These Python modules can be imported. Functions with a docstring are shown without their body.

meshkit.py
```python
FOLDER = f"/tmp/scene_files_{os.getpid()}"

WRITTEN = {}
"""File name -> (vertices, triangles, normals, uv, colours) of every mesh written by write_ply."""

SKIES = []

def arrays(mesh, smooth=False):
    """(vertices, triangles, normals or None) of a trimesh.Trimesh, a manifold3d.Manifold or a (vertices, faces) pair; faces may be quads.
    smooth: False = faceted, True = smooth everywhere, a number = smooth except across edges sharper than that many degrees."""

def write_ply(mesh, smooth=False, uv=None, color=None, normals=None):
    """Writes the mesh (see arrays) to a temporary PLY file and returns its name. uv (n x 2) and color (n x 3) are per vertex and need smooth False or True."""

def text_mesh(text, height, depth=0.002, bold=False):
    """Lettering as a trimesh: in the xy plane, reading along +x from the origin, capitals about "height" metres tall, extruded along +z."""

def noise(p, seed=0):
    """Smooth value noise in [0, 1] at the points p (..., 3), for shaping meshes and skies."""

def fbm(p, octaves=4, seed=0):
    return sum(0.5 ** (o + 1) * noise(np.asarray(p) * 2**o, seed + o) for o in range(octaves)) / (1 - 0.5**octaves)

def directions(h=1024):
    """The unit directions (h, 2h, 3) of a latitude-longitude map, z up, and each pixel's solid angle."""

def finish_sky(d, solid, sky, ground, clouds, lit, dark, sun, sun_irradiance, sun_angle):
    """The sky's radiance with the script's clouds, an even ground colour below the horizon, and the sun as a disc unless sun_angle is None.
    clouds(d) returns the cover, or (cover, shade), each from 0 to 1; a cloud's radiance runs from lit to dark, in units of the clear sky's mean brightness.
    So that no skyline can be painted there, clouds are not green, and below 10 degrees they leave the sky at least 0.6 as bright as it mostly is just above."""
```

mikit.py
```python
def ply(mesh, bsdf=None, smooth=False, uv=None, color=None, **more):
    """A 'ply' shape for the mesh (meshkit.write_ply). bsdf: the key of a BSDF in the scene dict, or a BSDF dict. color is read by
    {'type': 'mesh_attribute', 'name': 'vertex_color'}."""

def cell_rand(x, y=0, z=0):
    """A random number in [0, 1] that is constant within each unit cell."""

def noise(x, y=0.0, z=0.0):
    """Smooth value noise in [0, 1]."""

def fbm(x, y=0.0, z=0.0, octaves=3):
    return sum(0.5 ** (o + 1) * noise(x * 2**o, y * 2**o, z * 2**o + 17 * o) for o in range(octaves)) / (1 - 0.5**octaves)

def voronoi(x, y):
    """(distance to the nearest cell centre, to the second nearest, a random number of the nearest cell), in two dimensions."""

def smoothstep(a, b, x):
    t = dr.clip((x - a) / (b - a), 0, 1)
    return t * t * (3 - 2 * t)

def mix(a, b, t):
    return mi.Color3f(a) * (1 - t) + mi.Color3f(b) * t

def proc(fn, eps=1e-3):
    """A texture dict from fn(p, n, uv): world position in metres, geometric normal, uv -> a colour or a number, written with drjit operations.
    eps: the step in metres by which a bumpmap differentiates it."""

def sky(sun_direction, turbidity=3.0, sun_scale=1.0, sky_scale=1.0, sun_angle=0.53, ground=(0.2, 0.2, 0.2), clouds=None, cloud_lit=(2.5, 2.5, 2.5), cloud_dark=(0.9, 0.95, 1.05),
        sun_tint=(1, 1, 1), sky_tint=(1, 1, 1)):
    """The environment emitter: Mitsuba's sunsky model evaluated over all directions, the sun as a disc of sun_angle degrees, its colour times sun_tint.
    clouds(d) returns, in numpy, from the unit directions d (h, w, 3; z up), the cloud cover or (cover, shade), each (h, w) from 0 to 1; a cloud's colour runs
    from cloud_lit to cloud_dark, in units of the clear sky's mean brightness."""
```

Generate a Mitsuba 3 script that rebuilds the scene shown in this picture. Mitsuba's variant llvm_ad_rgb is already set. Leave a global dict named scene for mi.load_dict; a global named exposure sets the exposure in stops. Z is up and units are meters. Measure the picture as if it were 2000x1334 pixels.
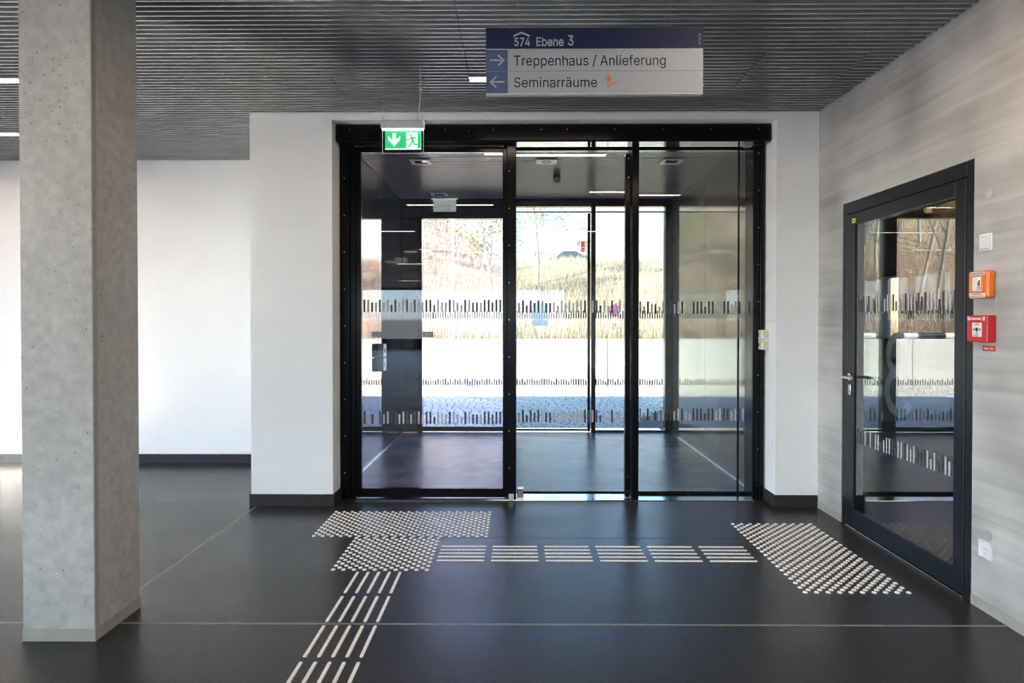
import math, random
import numpy as np, trimesh, manifold3d
import drjit as dr
import mitsuba as mi
import mikit, meshkit
from mikit import proc, noise, fbm, voronoi, cell_rand, smoothstep, mix
from shapely.geometry import LineString, Polygon, Point, box as sbox
from shapely import union_all
T = mi.ScalarTransform4f
scene, labels = {}, {}
rng = np.random.default_rng(11)
random.seed(11)

# ------------------------------------------------------------------ camera, sky, exposure
EYE_H, F_PX, YAW, PITCH, PY = 1.45, 1272.42, 0.0072, 0.0114, 639.17
fwd = np.array([-math.sin(YAW) * math.cos(PITCH), math.cos(YAW) * math.cos(PITCH), -math.sin(PITCH)])
scene['camera'] = {'type': 'perspective', 'fov': math.degrees(2 * math.atan(1000 / F_PX)), 'fov_axis': 'x',
                   'principal_point_offset_x': 0.0, 'principal_point_offset_y': (667.0 - PY) / 1334.0,
                   'near_clip': 0.05, 'far_clip': 500.0,
                   'to_world': T().look_at(origin=[0, 0, EYE_H], target=[float(fwd[0]), float(fwd[1]), float(EYE_H + fwd[2])], up=[0, 0, 1])}
SUN = (-1.0, -0.7, 0.70)
scene['sky'] = mikit.sky(SUN, turbidity=3.0, sun_scale=1.0, sky_scale=1.0, ground=(0.25, 0.25, 0.25), sky_tint=(0.92, 1.0, 1.16), sun_tint=(0.86, 1.0, 1.26))
exposure = 4.87
LAMP = (1.75, 1.36, 1.0)


# ------------------------------------------------------------------ materials
def mat(key, base, rough=0.5, spec=0.5, metal=0.0, bump=None, bscale=0.001, **more):
    b = {'type': 'principled', 'base_color': base if isinstance(base, dict) else {'type': 'rgb', 'value': list(base)},
         'roughness': rough if isinstance(rough, dict) else float(rough), 'metallic': float(metal), 'specular': float(spec), **more}
    if bump is not None:
        b = {'type': 'bumpmap', 'arbitrary': bump, 'scale': float(bscale), 'bsdf': b}
    scene[key] = {'type': 'twosided', 'bsdf': b}
    return key


def floor_color(p, n, uv):
    c = mi.Float(0.024) + 0.010 * (fbm(p.x * 1.7, p.y * 1.7, 3.0) - 0.5)
    s = cell_rand(p.x * 260, p.y * 260, 1)
    c += dr.select(s > 0.988, 0.05 * cell_rand(p.x * 260, p.y * 260, 2), 0)
    return mi.Color3f(c * 1.02, c, c * 0.98)


def dusty_floor_color(p, n, uv):
    w = fbm(p.x * 1.3 + 2.0 * noise(p.x * 0.8, p.y * 0.8), p.y * 2.4, 3.0, octaves=4)
    c = 0.05 + 0.10 * smoothstep(0.35, 0.75, w) + 0.02 * noise(p.x * 60, p.y * 60)
    return mi.Color3f(c, c, c * 1.01)


def floor_rough(p, n, uv):
    return 0.24 + 0.14 * fbm(p.x * 0.9, p.y * 3.0, 1.0)


def concrete_wall_color(p, n, uv):
    u = p.x + p.y
    w = p.z + 0.03 * (fbm(u * 1.3, p.z * 1.3, 2.0) - 0.5) + 0.012 * u
    streak = fbm(u * 0.9, w * 34.0, 5.0, octaves=4)
    blot = fbm(u * 2.1, p.z * 2.6, 9.0, octaves=3)
    grain = noise(u * 260, p.z * 260)
    v = 0.42 + 0.14 * (streak - 0.5) + 0.30 * (blot - 0.5) + 0.03 * (grain - 0.5)
    seam = dr.abs(w / 0.52 - dr.floor(w / 0.52) - 0.5)
    v = v - 0.05 * smoothstep(0.485, 0.497, seam) * noise(u * 2.0, w * 2.0, 4.0)
    d, d2, k = voronoi(u * 26, p.z * 26)
    v = v * (1 - dr.select(k > 0.965, 0.35, 0.0) * (1 - smoothstep(0.03, 0.03 + 0.06 * cell_rand(k * 9000, 5), d)))
    return mi.Color3f(v * 1.04, v * 0.99, v * 0.94)


def concrete_column_color(p, n, uv):
    u = p.x + p.y
    blot = fbm(u * 3.0, p.z * 2.0, 3.0, octaves=4)
    fine = fbm(u * 30.0, p.z * 30.0, 6.0, octaves=3)
    v = 0.42 + 0.14 * (blot - 0.5) + 0.12 * (fine - 0.5) + 0.035 * (noise(u * 170, p.z * 170) - 0.5)
    d, d2, k = voronoi(u * 38, p.z * 38)
    many = 0.93 - 0.25 * smoothstep(0.45, 0.75, fbm(u * 2.5, p.z * 1.2, 7.0))
    size = 0.04 + 0.10 * cell_rand(k * 9000, 3)
    v = v * (1 - dr.select(k > many, 0.65, 0.0) * (1 - smoothstep(size * 0.7, size * 1.3, d)))
    return mi.Color3f(v * 1.03, v, v * 0.965)


def tinted(base, amp, sx, sz):
    def fn(p, n, uv):
        v = 1 + amp * (fbm(p.x * sx + p.y * sx, p.z * sz, p.y * 0.5, octaves=3) - 0.5)
        return mi.Color3f(base[0] * v, base[1] * v, base[2] * v)
    return proc(fn)


def hill_color(p, n, uv):
    a = fbm(p.x * 0.8, p.y * 0.8, p.z * 0.8, octaves=4)
    g = smoothstep(0.45, 0.62, fbm(p.x * 0.25, p.y * 0.3, 4.0))
    return mix(mi.Color3f(0.34, 0.255, 0.18) * (0.7 + 0.6 * a), mi.Color3f(0.33, 0.29, 0.16) * (0.7 + 0.6 * a), g)


mat('m_floor', proc(floor_color), proc(floor_rough), 0.42)
mat('m_floor_dusty', proc(dusty_floor_color), 0.30, 0.5)
mat('m_seam', (0.36, 0.34, 0.33), 0.4)
mat('m_white', (0.80, 0.80, 0.80), 0.75, 0.3)
mat('m_base', tinted((0.026, 0.028, 0.031), 0.5, 30, 30), 0.6, 0.2)
mat('m_concrete', proc(concrete_wall_color), 0.55, 0.4, bump=proc(lambda p, n, uv: fbm((p.x + p.y) * 3.0, p.z * 60.0, 5.0, octaves=3)), bscale=0.002)
mat('m_column', proc(concrete_column_color), 0.55, 0.4)
mat('m_band', tinted((0.33, 0.32, 0.28), 0.3, 25, 25), 0.7)
mat('m_slat', (0.40, 0.40, 0.405), 0.23, 0.5, 0.5)
mat('m_void', (0.20, 0.20, 0.20), 0.9, 0.1)
mat('m_black', (0.005, 0.005, 0.006), 0.16, 0.16)
mat('m_anthracite', (0.010, 0.014, 0.020), 0.28, 0.28)
mat('m_cladding', (0.012, 0.013, 0.015), 0.03, 0.8)
mat('m_cladding_satin', (0.20, 0.19, 0.18), 0.07, 0.8, 0.6)
mat('m_steel', (0.62, 0.61, 0.60), 0.22, 0.5, 1.0)
mat('m_sill', (0.70, 0.70, 0.70), 0.12, 0.5, 1.0)
mat('m_cream', tinted((0.90, 0.86, 0.83), 0.10, 40, 40), 0.45)
mat('m_film_light', (0.46, 0.45, 0.45), 0.6)
mat('m_film_dark', (0.055, 0.058, 0.06), 0.5)
mat('m_film_number', (0.60, 0.68, 0.68), 0.7)
mat('m_plastic', (0.74, 0.74, 0.73), 0.35)
mat('m_grey_plastic', (0.50, 0.51, 0.51), 0.45)
mat('m_dark', (0.02, 0.02, 0.02), 0.5)
mat('m_yellow', (0.78, 0.58, 0.05), 0.5)
mat('m_red', (0.55, 0.022, 0.022), 0.32)
mat('m_orange', (0.82, 0.19, 0.012), 0.3)
mat('m_navy', (0.011, 0.016, 0.055), 0.6, 0.3)
mat('m_slate', (0.065, 0.095, 0.20), 0.5, 0.3)
mat('m_sign', (0.335, 0.36, 0.40), 0.5, 0.3)
mat('m_ink', (0.012, 0.012, 0.014), 0.5)
mat('m_figure', (0.72, 0.13, 0.03), 0.5)
mat('m_green', (0.06, 0.34, 0.17), 0.4)
scene['m_green_film'] = {'type': 'principledthin', 'base_color': {'type': 'rgb', 'value': [0.08, 0.40, 0.20]}, 'roughness': 0.7, 'diff_trans': 1.1}
scene['m_paper'] = {'type': 'principledthin', 'base_color': {'type': 'rgb', 'value': [0.82, 0.90, 0.90]}, 'roughness': 0.7, 'diff_trans': 1.6}
mat('m_concrete_out', tinted((0.62, 0.60, 0.55), 0.15, 1.5, 1.5), 0.8, 0.2)
mat('m_cobble', tinted((0.54, 0.50, 0.45), 0.6, 3.3, 3.3), 0.6, 0.4)
mat('m_joint', (0.10, 0.095, 0.09), 0.9, 0.2)
mat('m_hill', proc(hill_color), 0.9, 0.1)
mat('m_straw', (0.47, 0.345, 0.245), 0.8, 0.2)
mat('m_twig', (0.27, 0.20, 0.14), 0.8, 0.2)
mat('m_bark', tinted((0.46, 0.40, 0.32), 0.6, 6, 3), 0.8, 0.2)
mat('m_leaf', (0.30, 0.29, 0.12), 0.6, 0.3)
mat('m_house', (0.80, 0.79, 0.76), 0.8, 0.2)
mat('m_roof', (0.25, 0.20, 0.19), 0.8, 0.2)
mat('m_blue', (0.04, 0.09, 0.42), 0.4)
mat('m_car', (0.035, 0.05, 0.08), 0.2)
mat('m_window', (0.05, 0.06, 0.07), 0.08)
mat('m_blind', (0.40, 0.36, 0.28), 0.5)
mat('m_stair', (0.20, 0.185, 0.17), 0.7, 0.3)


def glass(key, t, ior=1.5):
    scene[key] = {'type': 'thindielectric', 'int_ior': ior, 'specular_transmittance': {'type': 'rgb', 'value': list(t)}}


glass('g_clear', (0.95, 0.94, 0.98))
glass('g_tint', (0.72, 0.79, 0.775))
glass('g_door', (0.62, 0.64, 0.62), 1.75)
glass('g_acrylic', (0.93, 0.95, 0.95))


# ------------------------------------------------------------------ helpers
COUNT = {}


def key_for(name, parent=None):
    k = f'{parent}__{name}' if parent else name
    n = COUNT.get(k, 0)
    COUNT[k] = n + 1
    return k if n == 0 else f'{k}_{n:03d}'


def put(name, mesh, m, parent=None, smooth=False, label=None, cat=None, group=None, kind=None, emit=None):
    """one entry of the scene; mesh may be a ready ply dict"""
    k = key_for(name, parent)
    d = dict(mesh) if isinstance(mesh, dict) else mikit.ply(mesh, m, smooth=smooth)
    if emit is not None:
        d['emitter'] = {'type': 'area', 'radiance': {'type': 'rgb', 'value': [float(x) for x in emit]}}
    scene[k] = d
    note(k, label, cat, group, kind)
    return k


def note(k, label=None, cat=None, group=None, kind=None):
    e = {a: b for a, b in (('label', label), ('category', cat), ('group', group), ('kind', kind)) if b}
    if e:
        labels[k] = e


def thing(name, label, cat, group=None, kind=None):
    k = key_for(name)
    note(k, label, cat, group, kind)
    return k


def move(ply, x=0, y=0, z=0, s=None, rz=0):
    t = T().translate([float(x), float(y), float(z)])
    if rz:
        t = t @ T().rotate([0, 0, 1], float(rz))
    if s is not None:
        t = t @ T().scale([float(v) for v in s])
    return {**ply, 'to_world': t}


def bx(x0, x1, y0, y1, z0, z1):
    m = trimesh.creation.box((x1 - x0, y1 - y0, z1 - z0))
    m.apply_translation(((x0 + x1) / 2, (y0 + y1) / 2, (z0 + z1) / 2))
    return m


def cbx(x0, x1, y0, y1, z0, z1, b=0.003):
    """box with chamfered edges"""
    lo, hi = np.array((x0, y0, z0)), np.array((x1, y1, z1))
    b = min(b, *(0.4 * (hi - lo)))
    P = []
    for c in np.ndindex(2, 2, 2):
        q = np.where(c, hi, lo)
        s = np.where(c, -1, 1)
        for ax in range(3):
            v = q.astype(float).copy()
            for o in range(3):
                if o != ax:
                    v[o] += s[o] * b
            P.append(v)
    return trimesh.convex.convex_hull(np.array(P))


def cat(*ms):
    return trimesh.util.concatenate([m for m in ms])


def quad(a, b, c, d):
    return trimesh.Trimesh(np.array([a, b, c, d], float), [[0, 1, 2], [0, 2, 3]], process=False)


def cyl(p0, p1, r0, r1=None, n=12, cap=True):
    p0, p1 = np.array(p0, float), np.array(p1, float)
    r1 = r0 if r1 is None else r1
    ax = (p1 - p0) / max(np.linalg.norm(p1 - p0), 1e-9)
    u = np.cross(ax, (0, 0, 1.0) if abs(ax[2]) < 0.9 else (1.0, 0, 0))
    u /= np.linalg.norm(u)
    w = np.cross(ax, u)
    a = np.arange(n) * 2 * np.pi / n
    ring = np.cos(a)[:, None] * u + np.sin(a)[:, None] * w
    V = np.vstack([p0 + ring * r0, p1 + ring * r1, [p0], [p1]])
    i = np.arange(n)
    j = (i + 1) % n
    Fc = [np.stack([i, j, j + n], 1), np.stack([i, j + n, i + n], 1)]
    if cap:
        Fc += [np.stack([j, i, i * 0 + 2 * n], 1), np.stack([i + n, j + n, i * 0 + 2 * n + 1], 1)]
    return trimesh.Trimesh(V, np.vstack(Fc), process=False)


def tube(pts, r, n=8, cap=True):
    pts = np.array(pts, float)
    rr = np.broadcast_to(r, (len(pts),))
    return cat(*[cyl(pts[k], pts[k + 1], rr[k], rr[k + 1], n, cap) for k in range(len(pts) - 1)])


def flat(shape, depth):
    """shapely shape in xy -> mesh extruded along +z"""
    gs = [g for g in getattr(shape, 'geoms', [shape]) if g.area > 1e-9]
    return cat(*[trimesh.creation.extrude_polygon(g, depth, engine='earcut') for g in gs])


def axes(mesh, o, ex, ey, ez):
    m = mesh.copy()
    M = np.eye(4)
    M[:3, 0], M[:3, 1], M[:3, 2], M[:3, 3] = ex, ey, ez, o
    m.apply_transform(M)
    return m


def front(mesh, x, y, z):        # drawing in xy put upright, facing the camera (-y)
    return axes(mesh, (x, y, z), (1, 0, 0), (0, 0, 1), (0, -1, 0))


def side(mesh, x, y, z):         # drawing in xy put on the right-hand wall, facing -x
    return axes(mesh, (x, y, z), (0, -1, 0), (0, 0, 1), (-1, 0, 0))


def text(s, h, width=None, bold=False, depth=0.0006):
    m = meshkit.text_mesh(s, h, depth, bold)
    if width:
        b = m.bounds
        m.apply_translation((-b[0][0], 0, 0))
        m.apply_scale((width / (b[1][0] - b[0][0]), 1, 1))
    return m


# ------------------------------------------------------------------ the room
ZC = 3.043                      # underside of the slats
XR, YF, YH = 2.325, 5.03, 6.545  # right wall, front wall, wall of the left-hand bay
XL, YB = -8.4, -22.0            # window wall on the left, rear wall


def S(name, mesh, m, label, **k):
    return put(name, mesh, m, kind='structure', label=label, **k)


S('floor', cat(bx(XL, XR, YB, YF, -0.12, 0), bx(XL, -2.065, YF, YH, -0.12, 0), bx(-2.065, XR, YF, 5.46, -0.12, 0), bx(XR, 4.4, 1.2, 8.3, -0.12, 0)), 'm_floor', 'dark grey speckled rubber floor')
put('seam', cat(bx(XL, XR, 3.0785, 3.081, 0, 0.0012), bx(XL, XR, 3.088, 3.0905, 0, 0.0012)), 'm_seam', 'floor')
put('seam', cat(bx(-2.032, -2.029, 2.95, YF, 0, 0.0012), bx(-2.022, -2.019, 2.95, YF, 0, 0.0012)), 'm_seam', 'floor')
put('seam', bx(-0.5, 1.6, 4.309, 4.312, 0, 0.0006), 'm_base', 'floor')

S('floor_vestibule', bx(-2.065, XR, 5.46, 8.46, -0.12, 0), 'm_floor_dusty', 'dusty scuffed dark floor of the vestibule')
# right-hand concrete wall with the stair door's opening
DY0, DY1, DZ = 3.335, 4.672, 2.27
S('wall_right', cat(bx(XR, XR + 0.25, YB, DY0, 0, 3.4), bx(XR, XR + 0.25, DY1, 8.46, 0, 3.4), bx(XR, XR + 0.25, DY0, DY1, DZ, 3.4)), 'm_concrete', 'grey board-marked concrete wall on the right')
put('plinth_strip', cat(bx(XR - 0.003, XR, -6, DY0, 0, 0.05), bx(XR - 0.003, XR, DY1, YF, 0, 0.05)), 'm_band', 'wall_right')
for (yy, zz) in ((3.226, 2.072), (3.218, 0.387)):
    put('tie_plug', cyl((XR - 0.004, yy, zz), (XR + 0.01, yy, zz), 0.026, n=24), 'm_column', 'wall_right', smooth=40)
# white front wall
S('wall_front', cat(bx(-2.065, -1.428, YF + 0.01, 5.46, 0, 3.4), bx(-2.065, -1.50, 5.46, 8.46, 0, 3.4), bx(2.0, XR, YF + 0.01, 8.46, 0, 3.4), bx(-1.428, 2.0, YF + 0.01, 5.46, 2.993, 3.4)), 'm_white', 'white plastered wall around the sliding doors')
S('baseboard_left', cat(cbx(-2.077, -1.416, YF, YF + 0.012, 0, 0.094, 0.002), cbx(-1.428, -1.416, YF + 0.001, 5.24, 0, 0.094, 0.002)), 'm_base', 'dark skirting under the white wall left of the sliding doors')
S('baseboard_right', cat(cbx(1.988, XR - 0.001, YF, YF + 0.012, 0, 0.094, 0.002), cbx(1.988, 2.0, YF + 0.001, 5.24, 0, 0.094, 0.002)), 'm_base', 'dark skirting under the white wall right of the sliding doors')
S('wall_far', bx(XL, -2.065, YH, YH + 0.3, 0, 3.4), 'm_white', 'white wall at the end of the left-hand bay')
S('baseboard_far', cbx(XL, -2.067, YH - 0.012, YH, 0, 0.094, 0.002), 'm_base', 'dark skirting along the far left wall')
# left window wall (outside the frame) and rear window wall, seen only as reflections and light
S('wall_left', cat(bx(XL - 0.3, XL, YB, YH, 0, 0.12), bx(XL - 0.3, XL, YB, YH, 2.92, 3.4), *[bx(XL - 0.2, XL, y, y + 0.10, 0.12, 2.92) for y in np.arange(YB, YH, 1.55)]), 'm_anthracite', 'window wall on the left')
S('wall_rear', cat(bx(XL, XR, YB - 0.3, YB, 0, 0.5), bx(XL, XR, YB - 0.3, YB, 2.95, 3.4), *[bx(x, x + 0.08, YB - 0.2, YB, 0.5, 2.95) for x in (XL, -4.2, -0.1)]), 'm_anthracite', 'window wall at the rear of the hall')
S('roof', cat(bx(XL - 0.6, 4.9, YB - 0.8, 8.62, 3.42, 3.9), bx(-9.0, XL, YH, 8.5, 0, 3.42)), 'm_house', 'unseen roof slab, its height set to shade the near cobbles')  # unseen slab, kept low so its shadow edge lands on the cobbles
S('wall_vestibule', bx(-9, -2.065, 8.3, 8.5, 0, 3.4), 'm_house', 'outer wall beside the vestibule')

# column
S('column', cbx(-2.226, -1.898, 2.905, 3.256, 0, 3.4, 0.004), 'm_column', 'square fair-faced concrete column')
put('base_band', cat(bx(-2.2275, -1.8965, 2.9035, 3.2575, 0.001, 0.057)), 'm_band', 'column')
put('edge_strip', bx(-1.8985, -1.8968, 2.9045, 2.934, 0.057, 3.2), 'm_band', 'column')

# ------------------------------------------------------------------ slatted ceiling
S('ceiling', cat(bx(XL, XR, YB, YF + 0.01, 3.26, 3.4), bx(XL, -2.065, YF, YH, 3.26, 3.4), bx(-1.5, 2.0, 5.46, 8.46, 3.26, 3.4)), 'm_void', 'dark slatted metal ceiling')
PIT, ST, SH = 0.05291, 0.0135, 0.048
slat = mikit.ply(bx(0, 1, -ST / 2, ST / 2, 0, SH), 'm_slat')


def slat_run(y, cuts, z=ZC):
    for a, b in cuts:
        put('slat', move(slat, a, y, z, (b - a, 1, 1)), None, 'ceiling')


G = 0.003
ys = 5.01 - PIT * np.arange(0, 61)
for y in ys:
    c = [XL, -4.35, -0.312, XR - 0.004]
    if 4.316 < y < 4.93:
        c[2:3] = [-1.225, -0.618]
    segs = [(c[i] + (G if i else 0), c[i + 1] - G) for i in range(len(c) - 1)]
    if 3.86 < y < 4.49:
        a, b = segs[-1]
        segs[-1:] = [(a, 1.478), (2.105, b)]
    if y > 3.0 or True:
        slat_run(y, segs)
for y in 5.01 + PIT * np.arange(1, 29):
    slat_run(y, [(XL, -4.35 - G), (-4.35 + G, -2.07)])
put('slat_field', cat(*[bx(XL, XR - 0.004, y - ST / 2, y + ST / 2, ZC, ZC + SH) for y in np.arange(ys[-1] - PIT, YB, -PIT)]), 'm_slat', 'ceiling', kind='stuff')
# inspection hatch, hanging a little open at its far edge
h = thing('ceiling_hatch', 'slatted square ceiling hatch hanging slightly low near the right concrete wall', 'hatch')
for y in [q for q in ys if 3.86 < q < 4.49]:
    dz = -0.004 - 0.018 * (y - 3.86) / 0.63
    put('slat', move(slat, 1.483, y, ZC + dz, (0.617, 1, 1)), None, h)
for x in (1.483, 2.08):
    put('frame_rail', bx(x, x + 0.02, 3.87, 4.49, ZC + 0.05, ZC + 0.07), 'm_void', h)
# vestibule ceiling
ZV = 2.985
S('ceiling_vestibule', bx(-1.475, 2.0, 5.47, 8.34, 3.20, 3.25), 'm_void', 'dark slatted ceiling of the glazed vestibule')
for y in np.arange(5.52, 8.30, PIT):
    hatch = 6.7 < y < 7.3
    for a, b in (((-1.47, 0.77), (0.776, 1.995)) if hatch else ((-1.47, 1.995),)):
        put('slat', move(slat, a, y, ZV, (b - a, 1, 1)), None, 'ceiling_vestibule')

# ------------------------------------------------------------------ linear ceiling lamps
LS = [(-0.314, 0.86, 4.31, 'linear ceiling lamp half hidden behind the hanging direction sign'),
      (0.90, 2.08, 2.50, 'linear ceiling lamp before the stair door, mirrored in the door glass'),
      (-1.515, -0.32, 1.55, 'linear ceiling lamp overhead, mirrored in the left sliding door'),
      (-4.45, -3.27, 4.31, 'linear ceiling lamp left of the concrete column, the nearer of two'),
      (-5.42, -4.225, 5.55, 'linear ceiling lamp left of the concrete column, the farther of two'),
      (-3.0, -1.82, -1.1, 'left lamp of the first row behind the camera'), (0.3, 1.5, -1.1, 'right lamp of the first row behind the camera'),
      (-2.2, -1.0, -4.1, 'right lamp of the second row behind the camera'), (-5.5, -4.3, -4.1, 'left lamp of the second row behind the camera'),
      (-3.4, -2.2, -7.9, 'left lamp of the third row behind the camera'), (-0.6, 0.6, -7.9, 'right lamp of the third row behind the camera'),
      (-2.4, -1.2, -11.4, 'only lamp of the fourth row behind the camera'), (-4.8, -3.6, -15.8, 'rearmost ceiling lamp of the hall behind the camera')]
for x0, x1, y, lab in LS:
    t = thing('ceiling_lamp', lab, 'ceiling lamp', 'linear ceiling lamps')
    put('housing', cat(bx(x0, x1, y - 0.05, y - 0.044, ZC - 0.010, ZC + 0.05), bx(x0, x1, y + 0.044, y + 0.05, ZC - 0.010, ZC + 0.05), bx(x0, x0 + 0.004, y - 0.044, y + 0.044, ZC - 0.010, ZC + 0.05), bx(x1 - 0.004, x1, y - 0.044, y + 0.044, ZC - 0.010, ZC + 0.05)), 'm_slat', t)
    z = ZC - 0.008
    put('diffuser', quad((x0 + 0.004, y - 0.044, z), (x0 + 0.004, y + 0.044, z), (x1 - 0.004, y + 0.044, z), (x1 - 0.004, y - 0.044, z)), 'm_plastic', t, emit=LAMP)


# ------------------------------------------------------------------ film bars on glass
def film(x0, x1, z0, hmax, seed, pitch=0.0315, w=0.0147):
    r = random.Random(seed)
    out = {0: [], 1: []}
    x = x0
    prev = 1.0
    while x + w < x1:
        hh = r.choice((1.0, 1.0, 1.0, 0.78, 0.78, 0.58)) if prev > 0.6 else 1.0
        prev = hh
        out[r.random() < 0.45].append((x, x + w, z0, z0 + hmax * hh))
        x += pitch
    return out


def film_parts(parent, rows, place, t=0.0006):
    for tone, m in ((1, 'm_film_light'), (0, 'm_film_dark')):
        ms = [place(*b) for o in rows for b in o[tone]]
        put('light_film_bars' if tone else 'dark_film_bars', cat(*ms), m, parent, kind='stuff')


def rows_at(x0, x1, seed, zs, hs, **k):
    return [film(x0, x1, z, hh, seed, **k) for z, hh in zip(zs, hs)]


screw = mikit.ply(cyl((0, 0.004, 0), (0, -0.002, 0), 0.0045, n=10), 'm_steel')

# ------------------------------------------------------------------ inner sliding doors
D = 'door_1'
note(D, 'black framed automatic sliding doors to the vestibule', kind='structure')
COUNT[D] = 1
put('header', cbx(-1.424, 1.996, 5.13, 5.44, 2.853, 2.986, 0.008), 'm_black', D)
put('soffit_plate', bx(-1.42, 1.99, 5.142, 5.44, 2.8505, 2.853), 'm_cladding', D)
for x in (-1.314, -0.563, -0.185, 0.192, 0.394, 0.767, 1.144, 1.52, 1.892):
    put('screw', move(screw, x, 5.13, 2.943), None, D)
put('sensor', cyl((-0.374, 5.131, 2.932), (-0.374, 5.122, 2.932), 0.008, n=16), 'm_dark', D, smooth=40)
put('sensor_cover', cbx(-1.16, -0.86, 5.112, 5.131, 2.862, 2.90, 0.008), 'm_black', D)
put('rating_plate', quad((1.84, 5.25, 2.850), (1.955, 5.25, 2.850), (1.975, 5.385, 2.850), (1.84, 5.37, 2.850)), 'm_grey_plastic', D)
put('rail', cbx(-1.298, 1.90, 5.35, 5.40, 2.836, 2.8503, 0.002), 'm_black', D)
put('post', cat(cbx(-1.425, -1.345, 5.245, 5.44, 0, 2.853, 0.003), cbx(-1.343, -1.300, 5.255, 5.44, 0, 2.853, 0.003)), 'm_black', D)
put('post', cat(cbx(1.955, 1.985, 5.245, 5.44, 0, 2.853, 0.003), cbx(1.90, 1.953, 5.255, 5.44, 0, 2.853, 0.003)), 'm_black', D)
put('mullion', cbx(-0.077, -0.005, 5.215, 5.44, 0, 2.853, 0.003), 'm_black', D)
put('mullion', cbx(0.922, 0.976, 5.215, 5.44, 0, 2.853, 0.003), 'm_black', D)
for z in np.arange(0.112, 2.8, 0.297):
    put('screw', move(screw, 1.943, 5.255, z), None, D)
    put('screw', move(screw, -1.388, 5.245, z + 0.1), None, D)
    put('screw', move(screw, -0.060, 5.215, z + 0.15), None, D)
put('edge_strip', cbx(1.828, 1.842, 5.405, 5.42, 0.0, 2.84, 0.001), 'm_anthracite', D)
put('threshold', cbx(-1.298, 1.90, 5.205, 5.44, 0.0005, 0.005, 0.001), 'm_sill', D)
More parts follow.
